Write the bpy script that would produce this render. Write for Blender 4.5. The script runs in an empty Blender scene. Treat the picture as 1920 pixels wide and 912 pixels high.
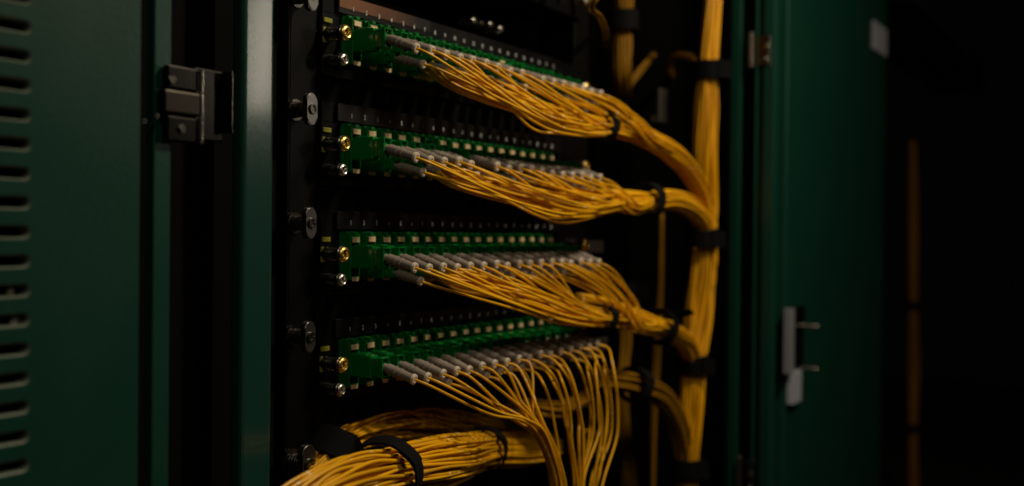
import bpy, bmesh, math, random
import numpy as np
from mathutils import Vector, Matrix
random.seed(7); rng = np.random.RandomState(7)
R_ = math.radians
S = bpy.context.scene
COL = S.collection

# ------------------------------------------------------------------ camera
F = 2020.0
YAW, PITCH, ROLL = R_(31.1), R_(0.533), R_(0.6)
CAM = Vector((-0.70, -0.583, -0.0076))
fw = Vector((math.cos(YAW)*math.cos(PITCH), math.sin(YAW)*math.cos(PITCH), -math.sin(PITCH)))
r0 = Vector((math.sin(YAW), -math.cos(YAW), 0)); u0 = r0.cross(fw)
rt = r0*math.cos(ROLL) + u0*math.sin(ROLL); up = u0*math.cos(ROLL) - r0*math.sin(ROLL)
cd = bpy.data.cameras.new('camera'); cam = bpy.data.objects.new('camera', cd); COL.objects.link(cam)
m = Matrix.Identity(4)
for i in range(3):
    m[i][0] = rt[i]; m[i][1] = up[i]; m[i][2] = -fw[i]; m[i][3] = CAM[i]
cam.matrix_world = m
cd.sensor_width = 36; cd.lens = F/1920*36; cd.clip_start = 0.02; cd.clip_end = 50
cd.dof.use_dof = True; cd.dof.focus_distance = 0.83; cd.dof.aperture_fstop = 3.5; cd.dof.aperture_blades = 9
S.camera = cam
S.render.resolution_x = 1024; S.render.resolution_y = 486

# ------------------------------------------------------------------ world + lamps
W = bpy.data.worlds.new('World'); S.world = W; W.use_nodes = True
W.node_tree.nodes['Background'].inputs[0].default_value = (0.9, 1.0, 0.95, 1)
W.node_tree.nodes['Background'].inputs[1].default_value = 0.0006
def area(name, loc, target, sx, sy, power, col):
    l = bpy.data.lights.new(name, 'AREA'); l.shape = 'RECTANGLE'; l.size = sx; l.size_y = sy
    l.energy = power; l.color = col
    o = bpy.data.objects.new(name, l); COL.objects.link(o); o.location = loc
    o.rotation_euler = (Vector(target)-Vector(loc)).to_track_quat('-Z', 'Y').to_euler()
    return o
area('key_lamp', (0.42, -0.80, 0.95), (0.15, -0.05, 0.0), 0.13, 0.13, 11.5, (1.0, 0.84, 0.62))
area('aisle_lamp', (0.60, -0.78, 0.29), (0.1, -0.05, 0.1), 0.035, 0.20, 0.38, (1.0, 0.88, 0.70))
area('ceiling_strip', (-0.75, -1.25, 1.15), (-0.35, 0, 0.1), 0.40, 0.12, 3.8, (1.0, 0.90, 0.70))
S.view_settings.view_transform = 'Standard'; S.view_settings.look = 'None'
S.view_settings.exposure = 0.0; S.view_settings.gamma = 1
S.render.engine = 'CYCLES'
S.cycles.max_bounces = 6

# ------------------------------------------------------------------ helpers
def ray(px, py): return fw + rt*((px-960)/F) - up*((py-456)/F)
def at(px, py, Y):
    d = ray(px, py); return CAM + d*((Y-CAM.y)/d.y)
def atX(px, py, X):
    d = ray(px, py); return CAM + d*((X-CAM.x)/d.x)

def mat(name, col, rough=0.5, metal=0.0, var=0.0, bump=0.0, scale=200, spec=0.5, coat=0, wear=0.0, sss=0.0, spots=None, rvar=0.0):
    M = bpy.data.materials.new(name); M.use_nodes = True
    nt = M.node_tree; b = nt.nodes['Principled BSDF']
    b.inputs['Base Color'].default_value = (*col, 1); b.inputs['Roughness'].default_value = rough
    b.inputs['Metallic'].default_value = metal; b.inputs['Specular IOR Level'].default_value = spec
    if coat: b.inputs['Coat Weight'].default_value = coat; b.inputs['Coat Roughness'].default_value = 0.12
    if sss:
        b.inputs['Subsurface Weight'].default_value = sss; b.inputs['Subsurface Scale'].default_value = 0.002
    tc = nt.nodes.new('ShaderNodeTexCoord')
    n = nt.nodes.new('ShaderNodeTexNoise'); n.inputs['Scale'].default_value = scale; n.inputs['Detail'].default_value = 4
    nt.links.new(tc.outputs['Object'], n.inputs['Vector'])
    if var:
        oi = nt.nodes.new('ShaderNodeObjectInfo')
        ad = nt.nodes.new('ShaderNodeMath'); ad.operation = 'ADD'
        nt.links.new(n.outputs['Fac'], ad.inputs[0]); nt.links.new(oi.outputs['Random'], ad.inputs[1])
        mr = nt.nodes.new('ShaderNodeMapRange'); mr.inputs[1].default_value = 0.2; mr.inputs[2].default_value = 1.8
        mr.inputs[3].default_value = 1-var; mr.inputs[4].default_value = 1+var*0.5
        nt.links.new(ad.outputs[0], mr.inputs[0])
        hs = nt.nodes.new('ShaderNodeHueSaturation'); hs.inputs['Color'].default_value = (*col, 1)
        nt.links.new(mr.outputs[0], hs.inputs['Value'])
        out = hs.outputs[0]
        if spots:
            n2 = nt.nodes.new('ShaderNodeTexNoise'); n2.inputs['Scale'].default_value = 160; n2.inputs['Detail'].default_value = 2
            nt.links.new(tc.outputs['Object'], n2.inputs['Vector'])
            cr = nt.nodes.new('ShaderNodeMapRange'); cr.inputs[1].default_value = 0.66; cr.inputs[2].default_value = 0.72
            nt.links.new(n2.outputs['Fac'], cr.inputs[0])
            mx = nt.nodes.new('ShaderNodeMix'); mx.data_type = 'RGBA'; mx.inputs[7].default_value = (*spots, 1)
            nt.links.new(cr.outputs[0], mx.inputs[0]); nt.links.new(out, mx.inputs[6]); out = mx.outputs[2]
        nt.links.new(out, b.inputs['Base Color'])
    if rvar:
        n3 = nt.nodes.new('ShaderNodeTexNoise'); n3.inputs['Scale'].default_value = 9; n3.inputs['Detail'].default_value = 6
        nt.links.new(tc.outputs['Object'], n3.inputs['Vector'])
        r = nt.nodes.new('ShaderNodeMapRange'); r.inputs[1].default_value = .3; r.inputs[2].default_value = .7
        r.inputs[3].default_value = rough-rvar; r.inputs[4].default_value = rough+rvar
        nt.links.new(n3.outputs['Fac'], r.inputs[0]); nt.links.new(r.outputs[0], b.inputs['Roughness'])
    if bump:
        bp = nt.nodes.new('ShaderNodeBump'); bp.inputs['Strength'].default_value = bump; bp.inputs['Distance'].default_value = 0.0006
        nt.links.new(n.outputs['Fac'], bp.inputs['Height']); nt.links.new(bp.outputs[0], b.inputs['Normal'])
    return M
M = dict(
  green=mat('cabinet_green_paint', (0.0036, 0.037, 0.0240), 0.38, spec=0.35, bump=0.25, scale=260, rvar=0.06, var=0.15),
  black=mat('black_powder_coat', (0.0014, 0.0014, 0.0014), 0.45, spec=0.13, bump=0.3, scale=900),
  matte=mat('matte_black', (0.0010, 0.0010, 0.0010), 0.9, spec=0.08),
  strip=mat('label_strip_plastic', (0.0032, 0.0032, 0.003), 0.34, rvar=0.08, spec=0.4),
  copper_reflection=mat('painted_copper_reflection', (0.20, 0.075, 0.026), 0.45, var=0.3, scale=60),  # orange reflection on the number strip, put into base colour
  conn=mat('green_connector_plastic', (0.002, 0.19, 0.028), 0.20, var=0.25, scale=90, sss=0.0),
  adapt=mat('green_adapter_plastic', (0.002, 0.15, 0.022), 0.28, var=0.3, scale=90),
  clip=mat('beige_dust_shutter', (0.66, 0.47, 0.26), 0.5, var=0.25, scale=60),
  boot=mat('grey_rubber_boot', (0.24, 0.20, 0.165), 0.5, var=0.2, bump=0.3, scale=700),
  bootrim=mat('pale_boot_rim', (0.62, 0.55, 0.45), 0.4),
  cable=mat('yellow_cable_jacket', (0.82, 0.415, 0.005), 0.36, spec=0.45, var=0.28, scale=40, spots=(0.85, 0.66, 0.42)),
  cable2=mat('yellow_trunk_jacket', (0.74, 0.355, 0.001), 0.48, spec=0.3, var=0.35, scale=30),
  strap=mat('black_hook_loop', (0.0022, 0.0022, 0.0026), 0.85, spec=0.15, bump=1.0, scale=1200),
  chrome=mat('chrome_steel', (0.68, 0.64, 0.58), 0.26, 1.0, rvar=0.08),
  dchrome=mat('dark_nickel', (0.16, 0.15, 0.13), 0.28, 1.0, rvar=0.08),
  brass=mat('brass', (0.85, 0.60, 0.16), 0.30, 1.0, rvar=0.06),
  ylab=mat('yellow_marker_plastic', (0.22, 0.21, 0.012), 0.4),
  gloss=mat('glossy_green_post_paint', (0.008, 0.040, 0.031), 0.24, rvar=0.015, var=0.1, coat=0.4),
  nickel=mat('blackened_nickel', (0.022, 0.021, 0.019), 0.28, 1.0, rvar=0.1),
  dnick=mat('dark_nickel_plate', (0.24, 0.235, 0.22), 0.3, 1.0, rvar=0.1),
  rim=mat('painted_rim_highlight', (0.12, 0.145, 0.11), 0.28, var=0.4, scale=120),  # lighter colour painted in place of light caught on slot edges
  grey=mat('grey_handle_plate', (0.20, 0.21, 0.23), 0.35, var=0.2, scale=60),
  far_shade=mat('shade_darkened_far_jacket', (0.30, 0.135, 0.003), 0.6, spec=0.2),  # jacket colour darkened to stand in for shade in the far cabinet
  rear_shade=mat('shade_darkened_rear_jacket', (0.25, 0.118, 0.001), 0.6, spec=0.2, var=0.3, scale=30),  # darker than the front jackets: shade behind the panels put into colour
  hmid=mat('dull_hinge_metal', (0.045, 0.039, 0.032), 0.35, 1.0, rvar=0.12),
  steel=mat('worn_steel', (0.30, 0.27, 0.23), 0.4, 1.0, var=0.3, scale=50),
  print=mat('white_print', (0.62, 0.63, 0.63), 0.5),
  white=mat('white_label', (0.36, 0.38, 0.44), 0.5, var=0.15, scale=60),
  floor=mat('dark_floor', (0.02, 0.02, 0.02), 0.6),
)
def paint_reflection_fade():  # fades the painted reflection into the dark strip colour along X
    nt = M['copper_reflection'].node_tree; b = nt.nodes['Principled BSDF']; src = b.inputs['Base Color'].links[0].from_socket
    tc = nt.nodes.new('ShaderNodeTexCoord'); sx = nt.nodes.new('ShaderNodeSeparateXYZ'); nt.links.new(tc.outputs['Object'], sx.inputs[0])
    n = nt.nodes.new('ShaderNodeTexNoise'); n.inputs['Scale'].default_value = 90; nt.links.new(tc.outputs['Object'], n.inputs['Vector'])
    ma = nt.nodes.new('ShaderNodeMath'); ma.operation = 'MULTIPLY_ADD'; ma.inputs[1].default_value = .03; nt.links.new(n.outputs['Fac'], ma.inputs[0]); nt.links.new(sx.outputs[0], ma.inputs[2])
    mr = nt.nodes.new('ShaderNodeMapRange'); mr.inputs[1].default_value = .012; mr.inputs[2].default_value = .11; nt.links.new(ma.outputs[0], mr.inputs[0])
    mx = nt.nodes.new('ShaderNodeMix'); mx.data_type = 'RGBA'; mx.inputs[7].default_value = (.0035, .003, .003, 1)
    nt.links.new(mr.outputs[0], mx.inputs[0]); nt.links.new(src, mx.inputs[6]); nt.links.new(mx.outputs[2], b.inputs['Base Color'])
paint_reflection_fade()
def link(name, me, mt, parent=None, smooth=False):
    if not me.materials: me.materials.append(M[mt])
    if smooth:
        for p in me.polygons: p.use_smooth = True
    o = bpy.data.objects.new(name, me); COL.objects.link(o)
    if parent is not None: o.parent = parent
    return o
def bm_mesh(bm, name):
    me = bpy.data.meshes.new(name); bm.to_mesh(me); bm.free(); return me
def add_box(bm, lo, hi, bevel=0.0, seg=1):
    v = [bm.verts.new((x, y, z)) for x in (lo[0], hi[0]) for y in (lo[1], hi[1]) for z in (lo[2], hi[2])]
    fs = [(0,1,3,2),(4,6,7,5),(0,4,5,1),(2,3,7,6),(0,2,6,4),(1,5,7,3)]
    ff = [bm.faces.new([v[i] for i in f]) for f in fs]
    if bevel:
        es = list({e for f in ff for e in f.edges})
        bmesh.ops.bevel(bm, geom=es, offset=bevel, segments=seg, affect='EDGES', profile=0.5)
def box(name, lo, hi, mt, parent=None, bevel=0.0, seg=1):
    bm = bmesh.new(); add_box(bm, lo, hi, bevel, seg)
    return link(name, bm_mesh(bm, name), mt, parent)
def add_lathe(bm, prof, axis='-Y', c=(0,0,0), n=20, sq=1.0, cap=True):
    """prof: list of (distance along axis, radius)."""
    rings = []
    for d, r in prof:
        ring = []
        for i in range(n):
            a = 2*math.pi*i/n
            u, v = r*math.cos(a), r*math.sin(a)*sq
            p = {'-Y': (c[0]+u, c[1]-d, c[2]+v), 'Z': (c[0]+u, c[1]+v, c[2]+d), '-X': (c[0]-d, c[1]+u, c[2]+v)}[axis]
            ring.append(bm.verts.new(p))
        rings.append(ring)
    for a, b in zip(rings, rings[1:]):
        for i in range(n): bm.faces.new((a[i], a[(i+1)%n], b[(i+1)%n], b[i]))
    if cap:
        bm.faces.new(rings[0][::-1]); bm.faces.new(rings[-1])
    return rings
def lathe(name, prof, mt, parent=None, axis='-Y', c=(0,0,0), n=20, sq=1.0, loc=None):
    bm = bmesh.new(); add_lathe(bm, prof, axis, c, n, sq)
    bmesh.ops.recalc_face_normals(bm, faces=bm.faces)
    me = bm_mesh(bm, name); o = link(name, me, mt, parent, True)
    try: me.set_sharp_from_angle(angle=R_(38))
    except Exception: pass
    if loc is not None: o.location = loc
    return o
def thing(name, label, cat, loc=(0,0,0), group=None):
    o = bpy.data.objects.new(name, None); COL.objects.link(o); o.location = loc; o.empty_display_size = .01
    o['label'] = label; o['category'] = cat
    if group: o['group'] = group
    return o
def copy_tree(o, parent=None):
    c = o.copy(); COL.objects.link(c); c.parent = parent
    for ch in list(o.children): copy_tree(ch, c)
    return c
def catmull(P, n=8):
    P = np.array([tuple(p) for p in P], float)
    P = np.vstack([2*P[0]-P[1], P, 2*P[-1]-P[-2]]); out = []
    for i in range(1, len(P)-2):
        p0, p1, p2, p3 = P[i-1:i+3]
        d = [max(np.linalg.norm(a-b), 1e-5)**0.5 for a, b in ((p1,p0),(p2,p1),(p3,p2))]
        m1 = (p1-p0)/d[0] - (p2-p0)/(d[0]+d[1]) + (p2-p1)/d[1]
        m2 = (p2-p1)/d[1] - (p3-p1)/(d[1]+d[2]) + (p3-p2)/d[2]
        m1 *= d[1]; m2 *= d[1]
        for k in range(n):
            t = k/n
            out.append((2*t**3-3*t**2+1)*p1 + (t**3-2*t**2+t)*m1 + (-2*t**3+3*t**2)*p2 + (t**3-t**2)*m2)
    out.append(P[-2]); return np.array(out)
def frames(C):
    T = np.gradient(C, axis=0); T /= np.linalg.norm(T, axis=1)[:, None] + 1e-12
    N = np.zeros_like(C); ref = np.array([0, 1.0, 0.02])
    if abs(T[0]@ref) > .9: ref = np.array([0, 0, 1.0])
    n = ref - (ref@T[0])*T[0]; n /= np.linalg.norm(n)
    for i in range(len(C)):
        n = n - (n@T[i])*T[i]; n /= np.linalg.norm(n); N[i] = n
    return T, N, np.cross(T, N)
def tube_mesh(C, r, sides=8, name='cable'):
    T, N, B = frames(C); L = len(C)
    a = np.arange(sides)*2*math.pi/sides
    V = C[:, None, :] + r*(np.cos(a)[None, :, None]*N[:, None, :] + np.sin(a)[None, :, None]*B[:, None, :])
    V = V.reshape(-1, 3); fs = []
    for i in range(L-1):
        for j in range(sides):
            k = (j+1) % sides
            fs.append((i*sides+j, i*sides+k, (i+1)*sides+k, (i+1)*sides+j))
    fs.append(tuple(range(sides))[::-1]); fs.append(tuple((L-1)*sides+j for j in range(sides)))
    me = bpy.data.meshes.new(name); me.from_pydata(V.tolist(), [], fs)
    me.polygons.foreach_set('use_smooth', [True]*len(me.polygons)); me.update(); return me
ORD = ['first','second','third','fourth','fifth','sixth','seventh','eighth','ninth','tenth','eleventh','twelfth','thirteenth',
 'fourteenth','fifteenth','sixteenth','seventeenth','eighteenth','nineteenth','twentieth','twenty-first','twenty-second','twenty-third','twenty-fourth']

# ------------------------------------------------------------------ cabinet (own)
ZL, ZH = -0.80, 0.80
CFY = -0.05
cab = thing('server_cabinet', 'open dark green network cabinet holding the stacked black patch panels, its left door swung back', 'server cabinet', (0.25, 0.2, ZL))
def P(o):  # place child built in world coords under its parent
    o.parent = cab; o.matrix_parent_inverse = Matrix.Translation(-Vector(cab.location)); return o
def cbox(name, lo, hi, mt, bevel=0.0, seg=1, parent=None):
    c = cab if parent is None else parent
    base = Vector(c.location)
    q = c.parent
    while q is not None: base += Vector(q.location); q = q.parent
    o = box(name, Vector(lo)-base, Vector(hi)-base, mt, c, bevel, seg); return o
def rel(c):
    b = Vector(c.location); q = c.parent
    while q is not None: b += Vector(q.location); q = q.parent
    return b
xl = lambda px, Y=CFY: at(px, 456, Y).x
# left post (glossy green, rounded) 452-515
cbox('front_post', (xl(453), CFY, ZL), (xl(514), CFY+0.012, ZH), 'gloss', 0.004, 3)
# dark closing plates behind the hinge side
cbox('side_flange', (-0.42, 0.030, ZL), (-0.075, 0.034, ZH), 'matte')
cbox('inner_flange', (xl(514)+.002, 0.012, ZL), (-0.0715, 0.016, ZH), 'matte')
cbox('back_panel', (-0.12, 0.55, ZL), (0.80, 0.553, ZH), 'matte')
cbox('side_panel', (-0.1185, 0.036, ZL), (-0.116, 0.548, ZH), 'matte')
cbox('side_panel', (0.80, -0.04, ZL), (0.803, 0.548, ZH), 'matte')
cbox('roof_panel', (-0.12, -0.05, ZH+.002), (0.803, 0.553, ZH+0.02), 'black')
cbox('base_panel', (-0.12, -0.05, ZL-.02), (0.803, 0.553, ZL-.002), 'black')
# rack rails
def rail(x0, x1, Y):
    bm = bmesh.new()
    add_box(bm, (x0, Y, ZL), (x0+.0025, Y+.05, ZH), 0.0006)
    # front flange with square holes, built from strips between the holes
    add_box(bm, (x0+.0026, Y, ZL), (x1, Y+.0025, ZH), .0004)
    c = rel(cab)
    bmesh.ops.translate(bm, verts=bm.verts, vec=-c)
    link('rack_rail', bm_mesh(bm, 'rack_rail'), 'black', cab)
rail(-0.0685, -0.028, 0.004)
rail(0.408, 0.445, 0.004)
rail(0.700, 0.722, 0.075)
# right front post, seen on its inner side
XP = 0.76
yy = lambda px, X=XP: atX(px, 456, X).y
cbox('front_post', (XP, yy(1385), ZL), (XP+.03, yy(1366), ZH), 'green', 0.002, 2)
cbox('post_channel', (XP+.012, yy(1412)-.0005, ZL), (XP+.014, yy(1385)-.0005, ZH), 'matte')
cbox('gasket_lip', (XP-.002, yy(1417), ZL), (XP+.004, yy(1412), ZH), 'green', 0.001, 2)
cbox('door_return', (XP+.006, yy(1426), ZL), (XP+.008, yy(1417)-.0005, ZH), 'green')
cbox('front_post', (XP, yy(1449), ZL), (XP+.02, yy(1426)-.0005, ZH), 'green', 0.002, 2)

# left door, slotted, laid open against the neighbour; plate with real slots
door = thing('door', '', ''); del door['label'], door['category']
door.parent = cab; door.location = Vector((xl(240), CFY-.01, 0)) - Vector(cab.location)
DX = xl(240); DY = CFY-.01
def slotted_plate():
    bm = bmesh.new()
    x1s = at(58, 456, DY).x; w = .034; t = .0014
    pitch = 54.5/F*( (Vector((x1s, DY, 0))-CAM).dot(fw) ); hh = pitch*.25
    z0 = at(40, 490, DY).z
    ks = range(int((ZL-z0)/pitch)+1, int((ZH-z0)/pitch))
    zl = z0+(ks[0]-.5)*pitch; zh = z0+(ks[-1]+.5)*pitch
    def quad(a, b, c, d, mi=0): bm.faces.new([bm.verts.new(p) for p in (a, b, c, d)]).material_index = mi
    # two slot columns; everything else solid
    cols = [x1s-w, x1s-w*2.6]
    for side, Y in ((1, DY), (-1, DY+t)):
        def face(xa, xb, za, zb): quad((xa, Y, za), (xb, Y, za), (xb, Y, zb), (xa, Y, zb))
        face(x1s, DX, ZL, ZH)
        face(cols[0]-w*.6, cols[0], ZL, ZH)
        face(-0.80, cols[1], ZL, ZH)
        for xs in cols:
            xe = xs+w; face(xs, xe, ZL, zl); face(xs, xe, zh, ZH)
            for k in ks:
                zc = z0+k*pitch; r = hh; n = 8
                # outline stadium
                st = [(xe-r+r*math.cos(a), zc+r*math.sin(a)) for a in [math.pi/2-math.pi*i/n for i in range(n+1)]] + \
                     [(xs+r+r*math.cos(a), zc+r*math.sin(a)) for a in [-math.pi/2-math.pi*i/n for i in range(n+1)]]
                zt, zb = zc+pitch/2, zc-pitch/2
                # quads from the stadium to the cell border
                def border(x, z):
                    return (x, zt) if z > zc+1e-6 else ((x, zb) if z < zc-1e-6 else (x, zc))
                N = len(st)
                for i in range(N):
                    a, b = st[i], st[(i+1) % N]
                    def out(p):
                        x, z = p
                        if abs(z-zc) < 1e-6: return (xe if x > (xs+xe)/2 else xs, zc)
                        if xs+r-1e-9 <= x <= xe-r+1e-9: return (x, zt if z > zc else zb)
                        cx = xe-r if x > xe-r else xs+r
                        dx, dz = x-cx, z-zc
                        kx = r/abs(dx) if abs(dx) > 1e-9 else 1e9; kz = (pitch/2)/abs(dz) if abs(dz) > 1e-9 else 1e9
                        s = min(kx, kz); return (cx+dx*s, zc+dz*s)
                    oa, ob = out(a), out(b)
                    pts = [a, b, ob]
                    # corner of the cell between oa and ob
                    if abs(oa[0]-ob[0]) > 1e-7 and abs(oa[1]-ob[1]) > 1e-7:
                        pts.append((ob[0] if abs(abs(ob[0]-(xs+xe)/2)-w/2) < 1e-7 else oa[0], oa[1] if abs(abs(oa[1]-zc)-pitch/2) < 1e-7 else ob[1]))
                    pts.append(oa)
                    bm.faces.new([bm.verts.new((p[0], Y, p[1])) for p in pts])
                    if side == 1:
                        # rim: rounded lip then wall
                        g = .0010
                        def off(p, q):
                            cx = min(max(p[0], xs+r), xe-r); v = Vector((p[0]-cx, p[1]-zc)); v.normalize()
                            return (p[0]+v.x*q, p[1]+v.y*q)
                        quad((a[0], DY, a[1]), (b[0], DY, b[1]), (off(b,-g)[0], DY+g, off(b,-g)[1]), (off(a,-g)[0], DY+g, off(a,-g)[1]), 1)
                        quad((off(a,-g)[0], DY+g, off(a,-g)[1]), (off(b,-g)[0], DY+g, off(b,-g)[1]), (off(b,-g)[0], DY+.008, off(b,-g)[1]), (off(a,-g)[0], DY+.008, off(a,-g)[1]), 1)
    bmesh.ops.remove_doubles(bm, verts=bm.verts, dist=1e-6)
    bmesh.ops.recalc_face_normals(bm, faces=bm.faces)
    c = rel(door); bmesh.ops.translate(bm, verts=bm.verts, vec=-c)
    return bm_mesh(bm, 'door_plate')
dp_ = slotted_plate(); dp_.materials.append(M['green']); dp_.materials.append(M['rim']); link('door_plate', dp_, 'green', door)
cbox('door_edge', (DX-.0012, DY+.0016, ZL), (DX, DY+.022, ZH), 'green', 0.0004, 1, door)
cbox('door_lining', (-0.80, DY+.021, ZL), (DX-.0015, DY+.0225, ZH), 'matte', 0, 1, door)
# objects seen glinting through the vents
for i, (py, s) in enumerate([(18, 1.0), (24, .8), (77, .6), (545, .9), (600, 1.2), (722, .9), (832, .6)]):
    p = at(18+8*(i % 3), py, DY+.006)
    lathe('latch_rivet', [(0, .0026*s), (.0012, .0026*s), (.0026, .0012*s)], 'chrome', door, '-Y', tuple(p-rel(door)), 12)
cbox('door_flange', (xl(291), CFY+.002, ZL), (xl(324), CFY+.010, ZH), 'green', 0.0012, 2)

# left hinge
hx0, hx1, hx2 = xl(303, CFY-.004), xl(373, CFY-.004), xl(424, CFY)
hz = [at(345, y, CFY).z for y in (126, 173, 219, 270)]
hc = Vector((hx1, CFY, hz[3]))
hinge = bpy.data.objects.new('hinge', None); COL.objects.link(hinge); hinge.parent = cab; hinge.location = hc-Vector(cab.location); hinge.empty_display_size=.01
for i in range(3):
    za, zb = hz[i+1]+.0006, hz[i]-.0006
    cbox('leaf', (hx0 + (.004 if i != 1 else 0), CFY-.004-(.002 if i == 1 else 0), za), (hx1-.0012, CFY+.001, zb), 'nickel' if i != 1 else 'hmid', 0.0012, 2, hinge)
    lathe('knuckle', [(0, .0012), (.0004, .0017), (zb-za-.0004, .0017), (zb-za, .0012)], 'chrome', hinge, 'Z', tuple(Vector((hx1, CFY-.005, za))-hc), 14)
cbox('leaf', (hx1+.003, CFY+.004, hz[3]+.004), (hx2, CFY+.007, hz[0]+.002), 'nickel', 0.0008, 2, hinge)
cbox('leaf_edge', (hx2+.0004, CFY-.004, hz[3]+.010), (hx2+.0016, CFY+.006, hz[0]+.002), 'dchrome', 0.0004, 1, hinge)
for px, py in ((322, 150), (340, 242), (268, 228), (292, 218)):
    p = at(px, py, CFY-.004)
    sm_ = .6 if px < 300 else .85
    lathe('screw', [(0, .0036*sm_), (.0008, .0036*sm_), (.0016, .0026*sm_), (.0016, .0014*sm_), (.0009, .0010*sm_)], 'dchrome', hinge, '-Y', tuple(p-hc), 16)
# right hinges on the post
for (xa, xb, ya, yb) in ((1400, 1440, 60, 126), (1388, 1420, 855, 930)):
    b = atX((xa+xb)/2, yb, XP-.004)
    h2 = bpy.data.objects.new('hinge', None); COL.objects.link(h2); h2.parent = cab; h2.location = b-Vector(cab.location); h2.empty_display_size=.01
    z0, z1 = b.z, atX(xa, ya, XP-.004).z
    cbox('leaf', (XP-.004, yy(xa+8), z0), (XP-.002, yy(xa), z1), 'steel', .0008, 1, h2)
    cbox('leaf', (XP-.0018, yy(xb), z0+.002), (XP-.0005, yy(xa+9), z1-.006), 'dchrome', .0005, 1, h2)
    lathe('screw', [(0, .004), (.003, .004), (.004, .002)], 'chrome', h2, '-X', tuple(Vector((XP-.002, yy(xb-6), z0+(z1-z0)*.55))-b), 14)
    lathe('screw', [(0, .003), (.003, .003), (.004, .002)], 'dchrome', h2, '-X', tuple(Vector((XP-.002, yy(xb-8), z0+(z1-z0)*.2))-b), 14)

# ------------------------------------------------------------------ neighbouring cabinet
NY = -0.10
nx0, nx1 = at(1474, 456, NY).x, at(1657, 456, NY).x
cab2 = thing('server_cabinet', 'blurred dark green cabinet at the right with a closed door and chrome handle', 'server cabinet', ((nx0+nx1)/2, 0.2, ZL))
d2 = bpy.data.objects.new('door', None); COL.objects.link(d2); d2.parent = cab2; d2.location = Vector((nx0, NY, 0))-Vector(cab2.location); d2.empty_display_size=.01
cbox('door_plate', (nx0, NY, ZL), (nx1, NY+.02, ZH), 'green', 0.004, 3, d2)
hp = at(1490, 640, NY)
hd = bpy.data.objects.new('handle', None)
q = [at(1488, y, NY-.012) for y in (580, 752)]
def hb(name, xa, xb, ya, yb, Y0, Y1, mt, bv=.001):
    a, b = at(xa, ya, Y1), at(xb, yb, Y1)
    return cbox(name, (a.x, Y1, b.z), (b.x, Y0, a.z), mt, bv, 2, d2)
hb('handle', 1483, 1489, 580, 700, NY-.003, NY-.014, 'grey')
hb('lock_block', 1493, 1510, 576, 612, NY-.0015, NY-.012, 'dchrome')
hb('handle_recess', 1495, 1506, 613, 694, NY-.001, NY-.004, 'black', 0)
hb('lock_tag', 1486, 1503, 700, 752, NY-.001, NY-.010, 'white')
for py in (611, 690):
    p = at(1500, py, NY)
    lathe('handle_pin', [(0, .003), (.026, .003), (.028, .002)], 'steel', d2, '-Y', tuple(p-rel(d2)), 12)
a, b = at(1638, 38, NY-.002), at(1663, 108, NY-.002)
cbox('door_sticker', (a.x, NY-.0025, b.z), (nx1-.006, NY-.0005, a.z), 'white', 0, 1, d2)
cbox('side_panel', (nx0, NY+.022, ZL), (nx0+.003, 0.60, ZH), 'matte', 0, 1, cab2)
cbox('side_panel', (nx1-.003, NY+.022, ZL), (nx1, 0.60, ZH), 'black', 0, 1, cab2)
# third cabinet, open, faintly seen
cx0 = nx1+.02
cab3 = thing('server_cabinet', 'nearly black open cabinet at the far right edge with a thin yellow cable run inside', 'server cabinet', (cx0+.6, .2, ZL))
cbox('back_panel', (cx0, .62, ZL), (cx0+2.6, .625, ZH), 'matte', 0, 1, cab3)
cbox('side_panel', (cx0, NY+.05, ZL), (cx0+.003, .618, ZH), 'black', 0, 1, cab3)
a, b = at(1716, 60, .1), at(1850, 128, .1)
dev = thing('rack_device', 'faint grey device high in the black cabinet at the far right', 'rack device', ((a.x+b.x)/2, .1, b.z))
cbox('device_case', (a.x, .11, b.z-.01), (b.x, .30, a.z), 'black', .002, 1, dev)
cbox('front_bar', (a.x, .1, b.z-.005), (b.x-.1, .108, b.z+.022), 'grey', .002, 1, dev)
cbox('front_bar', (a.x+.02, .1, a.z-.035), (b.x-.05, .108, a.z-.012), 'strip', .002, 1, dev)
# floor so that the room is closed below
fl = box('floor', (-3, -4, ZL-.05), (6, 4, ZL-.045), 'floor'); fl['kind'] = 'structure'
wl = box('wall', (-3, 1.6, ZL-.04), (6, 1.65, 2.5), 'matte'); wl['kind'] = 'structure'

# ------------------------------------------------------------------ patch panels
PITCH_Z, PX, NPORT = 0.0889, 0.0207, 17
NZ = [PITCH_Z*2, PITCH_Z, 0.0, -PITCH_Z]
ORDP = ['top', 'second', 'third', 'bottom']
XA = -0.004
font_cache = {}
def number_verts():
    V, Fc = [], []
    dg = bpy.context.evaluated_depsgraph_get()
    for k in range(22):
        cu = bpy.data.curves.new('t', 'FONT'); cu.body = str(k+1); cu.size = 0.0054; cu.align_x = 'CENTER'; cu.resolution_u = 3; cu.offset = 0.00006
        ob = bpy.data.objects.new('t', cu); me = bpy.data.meshes.new_from_object(ob)
        b = len(V)
        V += [(v.co.x*.8+(.0172 if k < 4 else .0162)*k+(.004 if k > 3 else 0), -0.00365, v.co.y-.002) for v in me.vertices]
        Fc += [tuple(b+i for i in p.vertices) for p in me.polygons]
        bpy.data.objects.remove(ob); bpy.data.curves.remove(cu); bpy.data.meshes.remove(me)
    me = bpy.data.meshes.new('printed_numbers'); me.from_pydata(V, [], Fc); me.update(); return me
num_me = number_verts()
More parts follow.
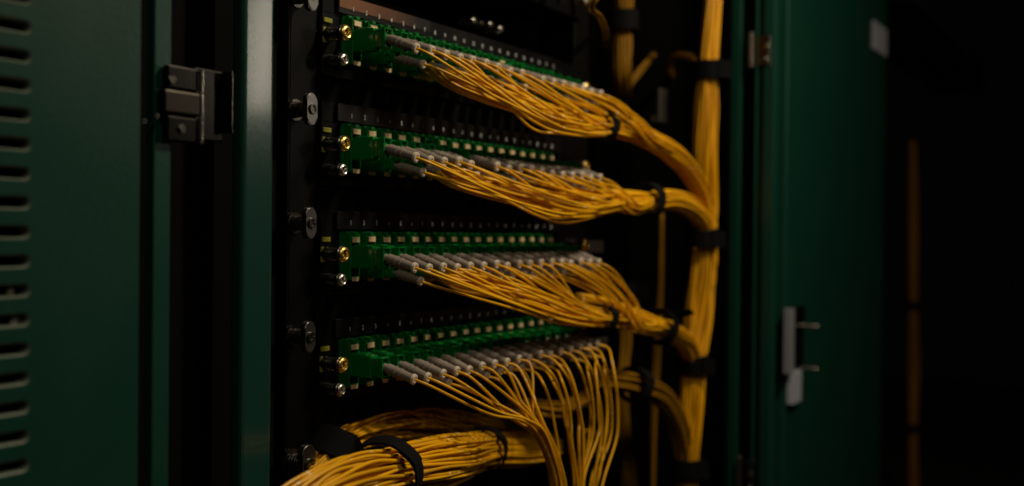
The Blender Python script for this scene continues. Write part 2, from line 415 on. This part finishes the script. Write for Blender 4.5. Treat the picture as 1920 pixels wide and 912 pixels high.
# shared adapter mesh (origin at centre of front, y=0 panel face)
def adapter_mesh():
    bm = bmesh.new()
    D = .012; hw, ht, hb_ = .0062, .0185, -.0195
    # four walls round two openings
    add_box(bm, (-hw, -D, hb_), (-hw+.0012, 0, ht), .0003)
    add_box(bm, (hw-.0012, -D, hb_), (hw, 0, ht), .0003)
    add_box(bm, (-hw+.0013, -D, ht-.0034), (hw-.0013, -.0002, ht-.0012), .0002)
    add_box(bm, (-hw+.0013, -D, hb_+.001), (hw-.0013, -.0002, hb_+.0030), .0002)
    add_box(bm, (-hw+.0013, -D+.001, -.0095), (hw-.0013, -.0002, -.0078), .0002)
    add_box(bm, (-hw+.0013, -.003, hb_+.0031), (hw-.0013, -.0004, ht-.0035))      # dark inside wall
    # flange ridge and latch tab on top
    add_box(bm, (-hw-.0012, -.0035, hb_-.0015), (-hw-.0001, -.0003, ht+.001), .0003)
    add_box(bm, (-.0022, -D-.0008, ht-.001), (.0026, -D+.004, ht+.0018), .0004)
    add_box(bm, (-hw+.0004, -D+.0042, ht+.0001), (hw-.0004, -.0003, ht+.0022), .0004)
    return bm_mesh(bm, 'adapter')
def clip_mesh(z0, z1, x0, x1):
    bm = bmesh.new(); add_box(bm, (x0, -.0131, z0), (x1, -.0121, z1), .0003); return bm_mesh(bm, 'shutter_clip')
ad_me = adapter_mesh(); ad_me.materials.append(M['adapt'])
c1 = clip_mesh(.0118, .0162, -.0046, .0044); c1.materials.append(M['clip'])
c2 = clip_mesh(-.0205, -.0168, -.0046, .0036); c2.materials.append(M['clip'])

def stadium_prism(bm, cx, cz, hw, hh, y0, y1, n=10):
    pts = []
    for i in range(n+1):
        a = math.pi*i/n; pts.append((cx+hw*math.cos(a), cz+(hh-hw)+hw*math.sin(a)))
    for i in range(n+1):
        a = math.pi+math.pi*i/n; pts.append((cx+hw*math.cos(a), cz-(hh-hw)+hw*math.sin(a)))
    A = [bm.verts.new((x, y0, z)) for x, z in pts]; B = [bm.verts.new((x, y1, z)) for x, z in pts]
    L = len(pts)
    for i in range(L): bm.faces.new((A[i], A[(i+1)%L], B[(i+1)%L], B[i]))
    f1 = bm.faces.new(A[::-1]); f2 = bm.faces.new(B)
    bmesh.ops.bevel(bm, geom=list(f2.edges), offset=.0008, segments=2, affect='EDGES')
def rack_bolt(par, z, s=1.0, y0=0.004):
    o = bpy.data.objects.new('mounting_bolt', None); COL.objects.link(o); o.parent = par; o.location = (-.0620, y0, z); o.empty_display_size = .01
    prof = [(0, .0085*s), (.003, .0085*s)]
    for i in range(4): prof += [(.003+.0028*i, .0055*s), (.0044+.0028*i, .0062*s), (.0056+.0028*i, .0055*s)]
    lathe('shank', prof, 'dchrome', o)
    bm = bmesh.new(); stadium_prism(bm, 0, 0, .0058*s, .0125*s, -.0145, -.0195); bmesh.ops.recalc_face_normals(bm, faces=bm.faces)
    link('head', bm_mesh(bm, 'head'), 'dnick', o)
    lathe('socket', [(.0194, .0044*s), (.0212, .0040*s), (.0212, .0026*s), (.0200, .0022*s)], 'dchrome', o)
    return o
def thumb_screw(par, x, z, mt, s, name='screw', y0=0.0):
    o = bpy.data.objects.new(name, None); COL.objects.link(o); o.parent = par; o.location = (x, y0, z); o.empty_display_size = .01
    L = .020 if s >= 1 else .016
    prof = [(0, .0060*s), (.002, .0064*s), (.004, .0060*s), (.006, .0050*s)]
    for i in range(3): prof += [(.007+.0024*i, .0056*s), (.0080+.0024*i, .0050*s)]
    prof += [(L-.004, .0052*s), (L-.003, .0068*s), (L-.001, .0068*s), (L, .0058*s)]
    lathe('shank', prof, 'dchrome', o)
    lathe('head', [(L-.0001, .0064*s), (L+.0009, .0062*s), (L+.0019, .0052*s), (L+.0023, .0040*s), (L+.0019, .0032*s), (L-.0008, .0027*s), (L-.0008, .0014*s), (L+.0004, .0008*s)], mt, o)
    return o

panels = []
for pi, nz in enumerate(NZ + [0.2667+.034]):
    up_ = pi == 4
    lab = ('black fibre patch panel cut off by the top edge, only its far end showing' if up_ else
           {0: 'black fibre patch panel with orange reflection painted on strip, uppermost of the four full ones',
            1: 'black fibre patch panel second from top, its cords strapped level at right',
            2: 'black fibre patch panel third from top, near eye level',
            3: 'black fibre patch panel lowest of the four, its cords hanging down'}[pi])
    pn = thing('patch_bay', lab, 'patch panel', (0, 0, nz), 'fibre patch panels stacked in the cabinet'); panels.append(pn)
    # face plate with window for adapters: top band, bottom band, ears
    bm = bmesh.new()
    add_box(bm, (-.0335, 0, -.0075), (.4205, .002, .009), .0003)
    add_box(bm, (-.0335, 0, -.059), (.4205, .002, -.0505), .0003)
    add_box(bm, (-.0335, .0001, -.0504), (-.0125, .0019, -.0076), .0)
    add_box(bm, (.364, .0001, -.0504), (.4205, .0019, -.0076), .0)
    link('face_plate', bm_mesh(bm, 'face_plate'), 'black', pn)
    box('housing', (-.028, .0025, -.058), (.401, .15, .008), 'matte', pn)
    box('number_strip', (-.0174, -.0035, -.0062), (.365, -.0005, .0088), 'strip', pn, .0005)
    if pi == 0:
        box('painted_reflection', (-.0172, -.0041, -.0014), (.110, -.00355, .0086), 'copper_reflection', pn)  # thin overlay carrying the painted orange reflection
    nm = link('printed_numbers', num_me, 'print', pn)
    if pi == 0: nm.location = (0, -.0008, -.0005)
    for k in range(NPORT):
        a = link('adapter', ad_me, 'adapt', pn); a.location = (XA+PX*k, 0, -.0285)
        for c in (c1, c2):
            if (c is c1 and pi in (0,) and k > 2 and k not in (8, 11)) : continue
            if c is c1 and pi == 1 and k == 5: continue
            q = link('shutter_clip', c, 'clip', a); q.location = (rng.uniform(-.0005, .0005), 0, rng.uniform(-.0003, .0003))
    if not up_:
        rack_bolt(pn, -.0015)
        box('ear_marker', (-.0335, -.0022, -.0165), (-.0235, -.0004, -.0125), 'ylab', pn, .0004)
        box('ear_marker', (-.0345, -.0022, -.0330), (-.0285, -.0004, -.0203), 'ylab', pn, .0004)
        thumb_screw(pn, -.0285, -.0262, 'brass', 1.0, 'brass_screw')
        thumb_screw(pn, -.0260, -.0470, 'chrome', .82, 'screw')
    thumb_screw(pn, .395, -.0200, 'brass', 1.1, 'brass_screw')
    thumb_screw(pn, .397, -.0420, 'chrome', .9, 'screw')
# blanking plates between panels
for pi, nz in enumerate(NZ):
    t = box('blanking_plate', (-.0355, .0025, -.0795+.0), (.4205, .0038, -.0602), 'matte', None, .0002)
    t.location = (0, 0, nz)
    t['label'] = ['black blanking strip directly beneath the uppermost full patch panel', 'black blanking strip directly beneath the second patch panel', 'black blanking strip between third and lowest patch panels', 'black blanking strip directly beneath the lowest patch panel'][pi]
    t['category'] = 'blanking plate'; t['group'] = 'blanking strips between the panels'
# lowest bolt with no panel
lb = thing('mounting_bolt', 'large dark rounded bolt on the rail below all panels, beside the bottom bundle', 'bolt', (0, 0, -.1905))
b_ = rack_bolt(lb, 0, 1.3)
for ch in list(b_.children): ch.parent = lb; ch.location = Vector(ch.location)+Vector(b_.location)
bpy.data.objects.remove(b_)

# small device with chrome connectors above the top panel
p = at(905, 75, 0.03)
sh = thing('cable_gland_bar', 'black bar with four small chrome glands above the top patch panel', 'gland bar', (p.x, .03, p.z))
box('bar', (-.12, .006, -.012), (.26, .05, .004), 'black', sh, .001)
for (px, py, s) in ((880, 40, 1), (893, 45, .8), (911, 47, .9), (930, 56, 1)):
    c = at(px, py, .02)-Vector(sh.location)
    lathe('chrome_gland', [(-.012, .0028*s), (0, .0028*s), (.001, .004*s), (.006, .004*s), (.008, .0022*s)], 'chrome', sh, '-Y', tuple(c), 14)
box('plate', (.012, -.004, -.009), (.085, .005, -.0065), 'steel', sh, .0005)

# ------------------------------------------------------------------ patch cords
def plug_mesh(h, L0, L1, lower):
    """housing: from inside adapter outwards (−Y), two collars at the end."""
    bm = bmesh.new(); w = .0049
    add_box(bm, (-w, -L0, -h/2), (w, -.004, h/2), .0007, 2)
    add_box(bm, (-w+.0008, -L0+.006, h/2-.0001), (w-.0008, -.014, h/2+.0011), .0004)   # key on top
    add_box(bm, (-w+.0009, -L0-.0045, -h/2+.0018), (w-.0009, -L0-.0003, h/2-.0016), .0005)
    add_box(bm, (-w+.0002, -L0-.0075, -h/2+.0012), (w-.0002, -L0-.0047, h/2-.0010), .0006)
    # hollow collar ring at the tail
    y0, y1 = -L1, -L0-.0077; z0, z1 = -h/2+.0014, h/2-.0008; t = .0011
    add_box(bm, (-w, y0, z0), (-w+t, y1, z1), .0003); add_box(bm, (w-t, y0, z0), (w, y1, z1), .0003)
    add_box(bm, (-w+t+.0001, y0, z1-t), (w-t-.0001, y1, z1), .0003); add_box(bm, (-w+t+.0001, y0, z0), (w-t-.0001, y1, z0+t), .0003)
    add_box(bm, (-w+.0016, -L0-.0086, -h/2+.003), (w-.0016, -L0-.0076, h/2-.003))
    return bm_mesh(bm, 'plug')
plugU = plug_mesh(.0185, .0335, .0450, False); plugU.materials.append(M['conn'])
plugL = plug_mesh(.0100, .0290, .0385, True); plugL.materials.append(M['conn'])
def boot_mesh(s=1.0):
    bm = bmesh.new()
    prof = [(-.001, .0031), (.0022, .0032), (.0030, .0041), (.0102, .0040), (.0104, .0045), (.0116, .0045), (.0118, .0039), (.0158, .0039), (.0160, .0043), (.0170, .0043), (.0172, .0038), (.0270, .0034), (.0290, .0034)]
    add_lathe(bm, [(d*s*.9, r*s*1.08) for d, r in prof], n=14, cap=True)
    bmesh.ops.recalc_face_normals(bm, faces=bm.faces)
    return bm_mesh(bm, 'boot')
def rim_mesh():
    bm = bmesh.new()
    add_lathe(bm, [(.0258, .0041), (.0260, .0045), (.0283, .0044), (.0285, .0040), (.0285, .0026), (.0270, .0020)], n=14)
    bmesh.ops.recalc_face_normals(bm, faces=bm.faces)
    return bm_mesh(bm, 'boot_rim')
bootM = boot_mesh(); bootM.materials.append(M['boot']); rimM = rim_mesh(); rimM.materials.append(M['bootrim'])
for me in (bootM, rimM):
    for pgn in me.polygons: pgn.use_smooth = True
    me.set_sharp_from_angle(angle=R_(40))
CR = .00120
def sdisc(n):
    P = [disc(i, 1.0) for i in range(n)]; return sorted(P, key=lambda p: p[1]+.25*p[0])
def disc(i, c): 
    a = i*2.39996+.7; r = c*math.sqrt(i+.4); return r*math.cos(a), r*math.sin(a)

# bundle axes per panel, as (px, py, Y, spread)
AX = {
 0: dict(A=[(850,165,-.088,1.5),(930,190,-.090,1.5),(1010,213,-.090,1.6),(1065,229,-.088,1.6),(1112,236,-.080,1.25),(1150,240,-.066,1.1),(1200,256,-.062,1.1)],
         B=[(1130,205,-.088,1.3),(1175,235,-.085,1.2),(1215,258,-.075,1.1)],
         C=[(1252,282,-.068,1.0),(1290,318,-.064,1.0),(1315,365,-.062,1.0),(1326,420,-.062,1.0),(1326,500,-.062,1.)]),
 1: dict(A=[(850,338,-.088,1.5),(930,360,-.090,1.5),(1010,375,-.090,1.6),(1065,384,-.088,1.6),(1112,385,-.080,1.2),(1150,380,-.068,1.1),(1180,378,-.066,1.05)],
         B=[(1120,362,-.088,1.3),(1155,382,-.087,1.2),(1185,388,-.078,1.1)],
         C=[(1215,377,-.070,1.),(1255,373,-.066,1.0),(1296,390,-.064,1.0),(1320,425,-.062,1.0),(1322,470,-.062,1.0),(1318,540,-.062,1.)]),
 2: dict(A=[(850,525,-.088,1.5),(930,540,-.090,1.5),(1000,560,-.090,1.6),(1055,580,-.088,1.6),(1108,594,-.080,1.2),(1150,597,-.068,1.1),(1195,600,-.068,1.05)],
         B=[(1125,530,-.088,1.3),(1160,580,-.088,1.2),(1192,607,-.080,1.1)],
         C=[(1235,612,-.070,1.),(1265,625,-.066,1.0),(1290,650,-.064,1.0),(1300,690,-.062,1.0),(1298,760,-.062,1.)]),
}
for d in AX.values():
    for k in d: d[k] = [(at(x, y, Y), s) for x, y, Y, s in d[k]]
A4 = [(at(x, y, Y), s) for x, y, Y, s in [(850,735,-.088,1.8),(920,755,-.092,1.9),(975,775,-.095,1.6),(1008,800,-.098,1.3),(1030,850,-.10,1.2),(1045,905,-.10,1.3),(1050,980,-.10,1.4)]]

SA, SB, S4 = sdisc(23), sdisc(16), sdisc(18)
def cord_points(pi, k, lower, idx, ntot):
    x = XA+PX*k; nz = NZ[pi]
    zc = nz-.0290 if not lower else nz-.0415
    base = Vector((x, -.0440 if not lower else -.0370, zc))
    # boot direction
    lean = .10 + rng.uniform(-.04, .08); droop = -.33 + rng.uniform(-.05, .05)
    if pi == 3: lean += .02
    if lower: droop += .10
    d = Vector((lean, -1, droop)).normalized()
    tip = base + d*.0282
    keep = 2
    pts = [tip-d*.008, tip, tip + d*.009 + Vector((.003, .0005, -.0006))]
    grpA = k < 11 if pi != 3 else k < 9
    def add(axis, X0, cs, ring=False):
        n = len(axis)
        for i, (p, s) in enumerate(axis):
            if p.x < X0 and i < n-keep: continue
            a = axis[max(i-1, 0)][0]; b = axis[min(i+1, n-1)][0]
            t = (b-a).normalized(); Yv = Vector((0, 1, 0)); Yv = (Yv-t*Yv.dot(t)).normalized(); Bv = t.cross(Yv)
            u, v = cs[1][0]*cs[0]*s, cs[1][1]*cs[0]*s
            if ring:
                r_ = math.hypot(u, v); q_ = (.0085+.35*r_)/max(r_, .001); u *= q_; v *= q_
            j = .0010*s
            pts.append(p + Yv*(u+rng.uniform(-j, j)) + Bv*(v+rng.uniform(-j, j)))
    if pi < 3:
        ax = AX[pi]; c = .0023
        if grpA:
            X0 = x + .085 + rng.uniform(0, .03)
            ii = SA[min(max(idx+int(rng.randint(-1, 2)), 0), len(SA)-1)]
            add(ax['A'][:-1] if pi != 0 else ax['A'], X0, (c, ii))
            add(ax['C'], -9, (c, ii), True)
        else:
            ii = SB[min(idx, len(SB)-1)]
            e = ax['B'][-1][0]; ee = e + Vector((0, ii[0]*c, ii[1]*c))
            px_ = lambda P: (960+F*(P-CAM).dot(rt)/(P-CAM).dot(fw), 456-F*(P-CAM).dot(up)/(P-CAM).dot(fw))
            t0 = px_(pts[-1]); t1 = px_(ee); dx, dy = t1[0]-t0[0], t1[1]-t0[1]; Yt = pts[-1].y
            bow = 6+ .10*abs(dy)
            pts.append(at(t0[0]+dx*.36+bow*.8, t0[1]+dy*.30+rng.uniform(-2, 2), Yt*.75+ee.y*.25))
            pts.append(at(t0[0]+dx*.72+bow*.8, t0[1]+dy*.70+rng.uniform(-3, 3), Yt*.4+ee.y*.6))
            pts.append(ee)
            add(ax['C'], -9, (c, ii), True)
    else:
        if grpA:
            keep = 4
            add(A4, x+.05+rng.uniform(0, .02), (CR*2*.60, S4[min(idx, 17)]))
        else:
            u = (k-9)/7
            j = lambda q: rng.uniform(-q, q)
            v = pts[-1]-CAM; zz = v.dot(fw); tx = 960+F*v.dot(rt)/zz; ty = 456-F*v.dot(up)/zz
            Y = -.092 + j(.008); dx = 52-u*34+j(8)-(10 if lower else 0); xe = tx+dx
            pts.append(at(tx+dx*.42, ty+22+j(3), -.092))
            pts.append(at(tx+dx*.76, ty+60+j(5), Y))
            pts.append(at(tx+dx*.97, ty+105+j(5), Y))
            pts.append(at(xe+j(4), 815+j(8), Y))
            pts.append(at(xe*.62+1082*.38-u*6+j(10), 902, Y))
            pts.append(at(xe*.35+1085*.65+j(12), 1010, Y))
    return base, d, tip, pts
def make_cord(pi, k, lower, idx):
    base, d, tip, pts = cord_points(pi, k, lower, idx, 24)
    side = 'upper' if not lower else 'lower'
    hang = {0: 'uppermost full panel', 1: 'second panel', 2: 'third panel', 3: 'lowest panel'}[pi]
    t = thing('patch_cable', f'yellow cord with grey boot, plugged {ORD[CNT[(pi, lower)]]} from left, {side} row, {hang}', 'patch cord',
              (base.x, 0, base.z), 'yellow patch cords plugged into the panels')
    pl = link('plug', plugU if not lower else plugL, 'conn', t); pl.location = (0, rng.uniform(-.0006, .0006), rng.uniform(-.0003, .0003)); pl.rotation_euler = (rng.uniform(-.012, .012), rng.uniform(-.05, .05), rng.uniform(-.012, .012))
    b = link('boot', bootM, 'boot', t); rm = link('boot_rim', rimM, 'bootrim', b)
    b.location = base-t.location
    q = Vector((0, -1, 0)).rotation_difference(d); b.rotation_mode = 'QUATERNION'; b.rotation_quaternion = q
    if lower: b.scale = (.85, .95, .85)
    C = catmull([p-t.location for p in pts], 9 if pi != 3 else 10)
    link('cable', tube_mesh(C, CR, 8), 'cable', t)
SKIP = [(9,), (5,), (), ()]; CNT = {}
for pi in range(4):
    ia = ib = 0
    for k in range(NPORT):
        for lower in (False, True):
            if not lower and k in SKIP[pi]: continue
            if lower and (k in (0, 2) or (pi == 3 and ((k < 6 and k != 3) or (k > 9 and k % 4 == 1)))): continue
            CNT[(pi, lower)] = CNT.get((pi, lower), -1)+1
            g = k < 11 if pi != 3 else k < 9
            make_cord(pi, k, lower, ia if g else ib)
            if g: ia += 1
            else: ib += 1

# cords of the panel above: only the far end shows
for n_, k in enumerate((15, 16)):
    x = XA+PX*k
    t = thing('patch_cable', ['yellow fibre cord dropping at the top edge, nearer of the two beside the upper bundle', 'yellow fibre cord dropping at the top edge, farther of the two beside the upper bundle'][n_], 'patch cord', (x, 0, .3007-.029), 'yellow patch cords plugged into the panels')
    link('plug', plugU, 'conn', t); b = link('boot', bootM, 'boot', t); link('boot_rim', rimM, 'bootrim', b); b.location = (0, -.0395, 0)
    pts = [Vector((0, -.07, -.001)), Vector((.004, -.085, -.006))] + [at(1104+n_*10, 8, -.075)-t.location, at(1118+n_*9, 30, -.055)-t.location, at(1130+n_*8, 58, .02)-t.location, at(1134+n_*8, 100, .14)-t.location, at(1136+n_*8, 150, .30)-t.location]
    link('cable', tube_mesh(catmull(pts, 8), CR*1.2, 8), 'rear_shade', t)

# ------------------------------------------------------------------ bundles
def bundle(name, label, axis, N, cr, spread, twist=0.0, mt='cable2', jit=.001, n=7, group=None, flat=1.0, cat='cable bundle', sides=7):
    P_ = [at(*a[:3]) for a in axis]; sc = [a[3] if len(a) > 3 else 1.0 for a in axis]
    root = thing(name, label, cat, tuple(P_[-1]), group)
    L = len(P_)
    for i in range(N):
        a0 = i*2.39996; r = cr*2*.53*spread*math.sqrt(i+.4); pts = []
        for j in range(L):
            a = P_[max(j-1, 0)]; b = P_[min(j+1, L-1)]
            t = (b-a).normalized(); Yv = Vector((0, 1, 0)); Yv = (Yv-t*Yv.dot(t)).normalized(); Bv = t.cross(Yv)
            an = a0+twist*j; s = sc[j]
            jj = jit*s
            pts.append(P_[j] + Yv*(r*s*math.cos(an)*flat+rng.uniform(-jj, jj)) + Bv*(r*s*math.sin(an)+rng.uniform(-jj, jj)) - root.location)
        link('cable', tube_mesh(catmull(pts, n), cr, sides), mt, root)
    return root
TY = -.060
bundle('trunk_bundle', 'thick vertical trunk of yellow cables running down the right side of the cabinet',
       [(1343,-60,TY,.70),(1335,20,TY,.72),(1329,128,TY,.82),(1325,210,TY,1.02),(1322,300,TY,1.0),(1326,390,TY,.80),(1320,445,TY,.92),(1316,520,TY,1.12),(1309,600,TY,1.05),(1300,675,TY,.88),(1296,750,TY,.95),(1292,820,TY,.92),(1290,880,TY,.80),(1290,990,TY,.85)],
       84, .00155, 1.0, .07, jit=.0024, flat=1.0, n=6)
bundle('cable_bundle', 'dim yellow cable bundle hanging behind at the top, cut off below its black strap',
       [(1172,-60,.05),(1171,0,.05),(1170,40,.05,.85),(1168,90,.05,1.05),(1166,140,.05,.95),(1168,200,.12,.8),(1170,260,.2,.8)], 40, .0017, 1.0, jit=.0012, mt='rear_shade', group='dim bundles behind the panels')
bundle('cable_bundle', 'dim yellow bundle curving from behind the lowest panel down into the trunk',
       [(1110,712,-.03),(1150,712,-.04),(1195,722,-.045,1.1),(1240,745,-.05,1.15),(1272,800,-.055,1.1),(1282,860,-.056),(1284,960,-.056)], 36, .0016, 1.15, .03, jit=.001, mt='rear_shade', group='dim bundles behind the panels')
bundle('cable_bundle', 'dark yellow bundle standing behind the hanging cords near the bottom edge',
       [(1172,560,.04,.7),(1172,640,.04,.7),(1168,700,.04,.7),(1166,800,.04,.8),(1172,860,.04,.9),(1184,960,.04,.9)], 18, .0018, 1.2, .2, jit=.003, mt='rear_shade', group='dim bundles behind the panels')
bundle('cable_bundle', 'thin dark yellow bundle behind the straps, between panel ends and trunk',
       [(1240,400,.03),(1238,520,.03),(1234,640,.03),(1226,800,.03),(1222,960,.03)], 9, .0013, 1.0, .05, jit=.001, mt='rear_shade', group='dim bundles behind the panels')
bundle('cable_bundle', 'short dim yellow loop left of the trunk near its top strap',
       [(1262,150,.05),(1256,118,.03),(1270,104,.01),(1296,110,-.02),(1314,132,-.04)], 7, .0013, 1.3, .2, jit=.001, mt='rear_shade', group='dim bundles behind the panels')
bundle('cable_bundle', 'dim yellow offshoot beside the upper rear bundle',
       [(1174,168,.06),(1190,146,.05),(1206,124,.045),(1220,110,.05),(1228,98,.12)], 6, .0013, 1.2, .2, jit=.001, mt='rear_shade', group='dim bundles behind the panels')
bundle('cable_bundle', 'fat yellow bundle in front at the bottom left, gathered by two black straps',
       [(490,1060,-.125,.95),(555,978,-.12,1.0),(606,936,-.115,1.02),(664,908,-.105,1.0),(722,890,-.095,.92),(790,875,-.075,1.05),(850,860,-.05,1.02),(905,846,-.02,.86),(970,842,.01,.92),(1035,838,.03,.8),(1110,832,.05,.8)],
       120, .00135, 1.30, .12, jit=.0019, mt='cable', n=7)
bundle('cable_bundle', 'loose crossing yellow bundle behind the fat bottom bundle, wrapped at its left end',
       [(585,900,-.015,.9),(618,862,-.012,.8),(660,825,0,.9),(720,806,.02,1.25),(780,800,.04,1.3),(840,800,.06,1.1),(900,806,.08,1.1),(960,800,.10,1.2)],
       46, .0015, 1.4, .35, jit=.004, mt='cable2', n=7)
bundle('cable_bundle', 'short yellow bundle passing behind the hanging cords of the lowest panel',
       [(960,762,-.03),(1000,766,-.03),(1030,768,-.03),(1060,764,-.02),(1110,740,-.02)], 22, .0015, 1.1, .05, jit=.001, mt='rear_shade', group='dim bundles behind the panels')
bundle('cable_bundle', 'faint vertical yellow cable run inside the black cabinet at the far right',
       [(1712,265,.05,.5),(1713,400,.05),(1712,570,.05,.8),(1716,690,.05,1.3),(1713,800,.05,.8),(1716,960,.05,1.2)], 20, .0026, .9, .1, jit=.003, mt='far_shade')

# ------------------------------------------------------------------ straps
def strap(px, py, Y, ang, rad, width, label, tab=True, sq=1.0, tilt=0.0, grp='black hook-and-loop straps'):
    """ang: direction of the bundle in degrees in the XZ plane (0 = +X, 90 = up)."""
    c = at(px, py, Y); t = thing('cable_strap', label, 'cable strap', tuple(c), grp)
    T = Vector((math.cos(R_(ang)), tilt, math.sin(R_(ang)))).normalized()
    Yv = Vector((0, 1, 0)); Yv = (Yv-T*Yv.dot(T)).normalized(); B = T.cross(Yv)
    bm = bmesh.new(); n = 40; rows = []
    for i in range(n+5):     # overlaps itself
        a = 2*math.pi*i/n + 2.2; rr = rad*(1+.012*math.sin(3*a)+.01*math.sin(7*a)) + (.0012 if i >= n else i/n*.0011)
        row = []
        for (w, h) in ((-.5, 0), (-.47, .0011), (.47, .0011), (.5, 0), (.5, -.0006), (-.5, -.0006)):
            p = T*(w*width+ .0006*math.sin(5*a)) + (Yv*math.cos(a)+B*math.sin(a)*sq)*(rr+h); row.append(bm.verts.new(p))
        rows.append(row)
    for a, b in zip(rows, rows[1:]):
        for j in range(6): bm.faces.new((a[j], a[(j+1) % 6], b[(j+1) % 6], b[j]))
    bm.faces.new(rows[0][::-1]); bm.faces.new(rows[-1])
    bmesh.ops.recalc_face_normals(bm, faces=bm.faces)
    link('band', bm_mesh(bm, 'band'), 'strap', t)
    if tab:
        bm = bmesh.new()
        L_ = rad*1.5; prev = None
        for i in range(7):
            u = i/6; base_ = Yv*(-rad*.9*(1-.2*u)) + B*(rad*.75*sq) + (B*.2+Vector((.55, -.55, 0)))*L_*u + T*0
            ring = [bm.verts.new(base_ + T*(s1*width*.46) + Yv*(s2*.0009)) for s1, s2 in ((-1,-1),(1,-1),(1,1),(-1,1))]
            if prev:
                for j in range(4): bm.faces.new((prev[j], prev[(j+1)%4], ring[(j+1)%4], ring[j]))
            else: bm.faces.new(ring[::-1])
            prev = ring
        bm.faces.new(prev); bmesh.ops.recalc_face_normals(bm, faces=bm.faces)
        link('loose_end', bm_mesh(bm, 'loose_end'), 'strap', t)
    return t
strap(1329,131,TY,96,.0205,.025,'wide black strap round the vertical trunk nearest the top edge')
strap(1317,446,TY,95,.0215,.024,'black strap round the trunk just below where the second panel bundle joins')
strap(1299,681,TY,97,.0205,.024,'black strap round the trunk just below where the third panel bundle joins')
strap(1290,876,TY,90,.0195,.024,'lowest black strap round the vertical trunk, near the bottom edge')
strap(1213,377,-.070,3,.0195,.019,'black strap round the level bundle of the second panel', tab=False)
strap(1238,613,-.070,-25,.0195,.019,'black strap round the sloping bundle of the third panel', tab=True)
strap(1136,238,-.072,-10,.0125,.016,'black strap round the cords of the uppermost full panel, half hidden', tab=False)
strap(1134,597,-.074,-5,.0125,.016,'black strap round the near cords of the third panel, half hidden', tab=False)
strap(1190,722,-.045,-10,.0200,.022,'black strap round the dim bundle behind the hanging cords', tab=False)
strap(724,889,-.095,14,.0262,.014,'ridged black strap in front round the fat bottom bundle', tab=False, tilt=.25)
strap(908,846,-.020,3,.0215,.012,'black strap at the far end of the fat bottom bundle, in shadow', tab=False, tilt=.35)
strap(628,845,-.010,50,.0195,.024,'black strap wrapped round the loose bundle beside the large bolt', tab=False)
strap(1170,40,.05,90,.0190,.028,'black strap round the dim bundle hanging behind at the top', tab=False)
strap(1712,572,.05,90,.018,.022,'faint upper strap on the cable run in the far right cabinet', tab=False)
strap(1713,802,.05,90,.018,.022,'faint lower strap on the cable run in the far right cabinet', tab=False)
for pi_, lab_, off_ in ((0, 'loose yellow cords running low under the plugs of the uppermost full panel', 0), (1, 'loose yellow cords running low under the plugs of the second panel', 0), (2, 'loose yellow cords running low under the plugs of the third panel', 0)):
    base_ = {0: [(800,135),(850,155),(930,186),(1000,210),(1060,226),(1110,236),(1160,246),(1215,262)],
             1: [(800,322),(850,338),(930,362),(1000,378),(1060,385),(1112,386),(1160,380),(1213,377)],
             2: [(800,518),(850,530),(930,546),(1000,564),(1055,583),(1108,596),(1160,600),(1236,612)]}[pi_]
    ys_ = [-.030, -.068, -.078, -.082, -.080, -.074, -.068, -.070]; sc_ = [1.2, 1.1, 1.15, 1.25, 1.2, 1.0, .8, .7]
    bundle('cable_bundle', lab_, [(x_, y_-5, Y_, q_) for (x_, y_), Y_, q_ in zip(base_, ys_, sc_)], 22, .0012, 1.3, .05, jit=.0012, mt='cable', group='loose cords under the plugs')
G_ = 'bundles leading from the panels into the trunk'
bundle('cable_bundle', 'yellow bundle bending steeply from the uppermost full panel down into the trunk',
       [(1120,225,-.045,.8),(1180,243,-.055),(1215,258,-.066),(1252,282,-.068),(1290,318,-.064),(1315,365,-.062),(1326,420,-.062,.9),(1324,500,-.062,.8)], 34, .0015, 1.05, .06, jit=.0012, mt='cable', group=G_)
bundle('cable_bundle', 'level yellow bundle from the second panel, strapped before bending into the trunk',
       [(1080,372,-.045,.8),(1140,372,-.055),(1180,374,-.066),(1215,377,-.070,.95),(1255,373,-.066,1.05),(1296,390,-.064,1.05),(1320,425,-.062),(1322,470,-.062,.9),(1318,540,-.062,.8)], 40, .0015, 1.1, .05, jit=.0011, mt='cable', group=G_)
bundle('cable_bundle', 'sloping yellow bundle from the third panel, strapped before joining the trunk',
       [(1080,565,-.045,.8),(1140,580,-.055),(1190,596,-.066),(1235,612,-.070,.95),(1265,625,-.066),(1290,650,-.064),(1300,690,-.062),(1298,760,-.062,.8)], 36, .0015, 1.1, .05, jit=.0011, mt='cable', group=G_)
# wrap between the two bottom-left straps
a = at(655, 850, -.03)
for (x0_, x1_, y0_, y1_, Y_, lb_) in ((1160, 1218, 534, 562, .03, 'pale metal bracket behind the strap of the third panel bundle'), (1078, 1132, 452, 474, .01, 'pale metal bracket beyond the right end of the third panel'), (1094, 1140, 640, 658, .012, 'pale metal bracket beyond the right end of the lowest panel')):
    a, b = at(x0_, y0_, Y_), at(x1_, y1_, Y_)
    t = thing('rear_bracket', lb_, 'bracket', (a.x, Y_, b.z), 'pale brackets at the right ends of the panels')
    cbox('plate', (a.x, Y_, b.z), (b.x, Y_+.003, a.z), 'steel', .001, 2, t)
    cbox('lip', (a.x+.002, Y_+.0031, b.z), (b.x-.002, Y_+.02, b.z+.002), 'dchrome', .0004, 1, t)
# grey posts behind, right of the panels
gp = thing('cable_ring', 'blurred pale metal cable ring standing behind the top panel cords', 'cable ring', tuple(at(1243, 230, .0)))
a, b = at(1236, 165, 0.0), at(1249, 232, 0.0)
cbox('ring_bar', (a.x, -.002, b.z), (b.x, .004, a.z), 'steel', .001, 2, gp)
a2, b2 = at(1228, 215, 0.0), at(1251, 236, 0.0)
cbox('ring_foot', (a2.x, .0045, b2.z), (b2.x, .03, a2.z), 'dchrome', .001, 2, gp)
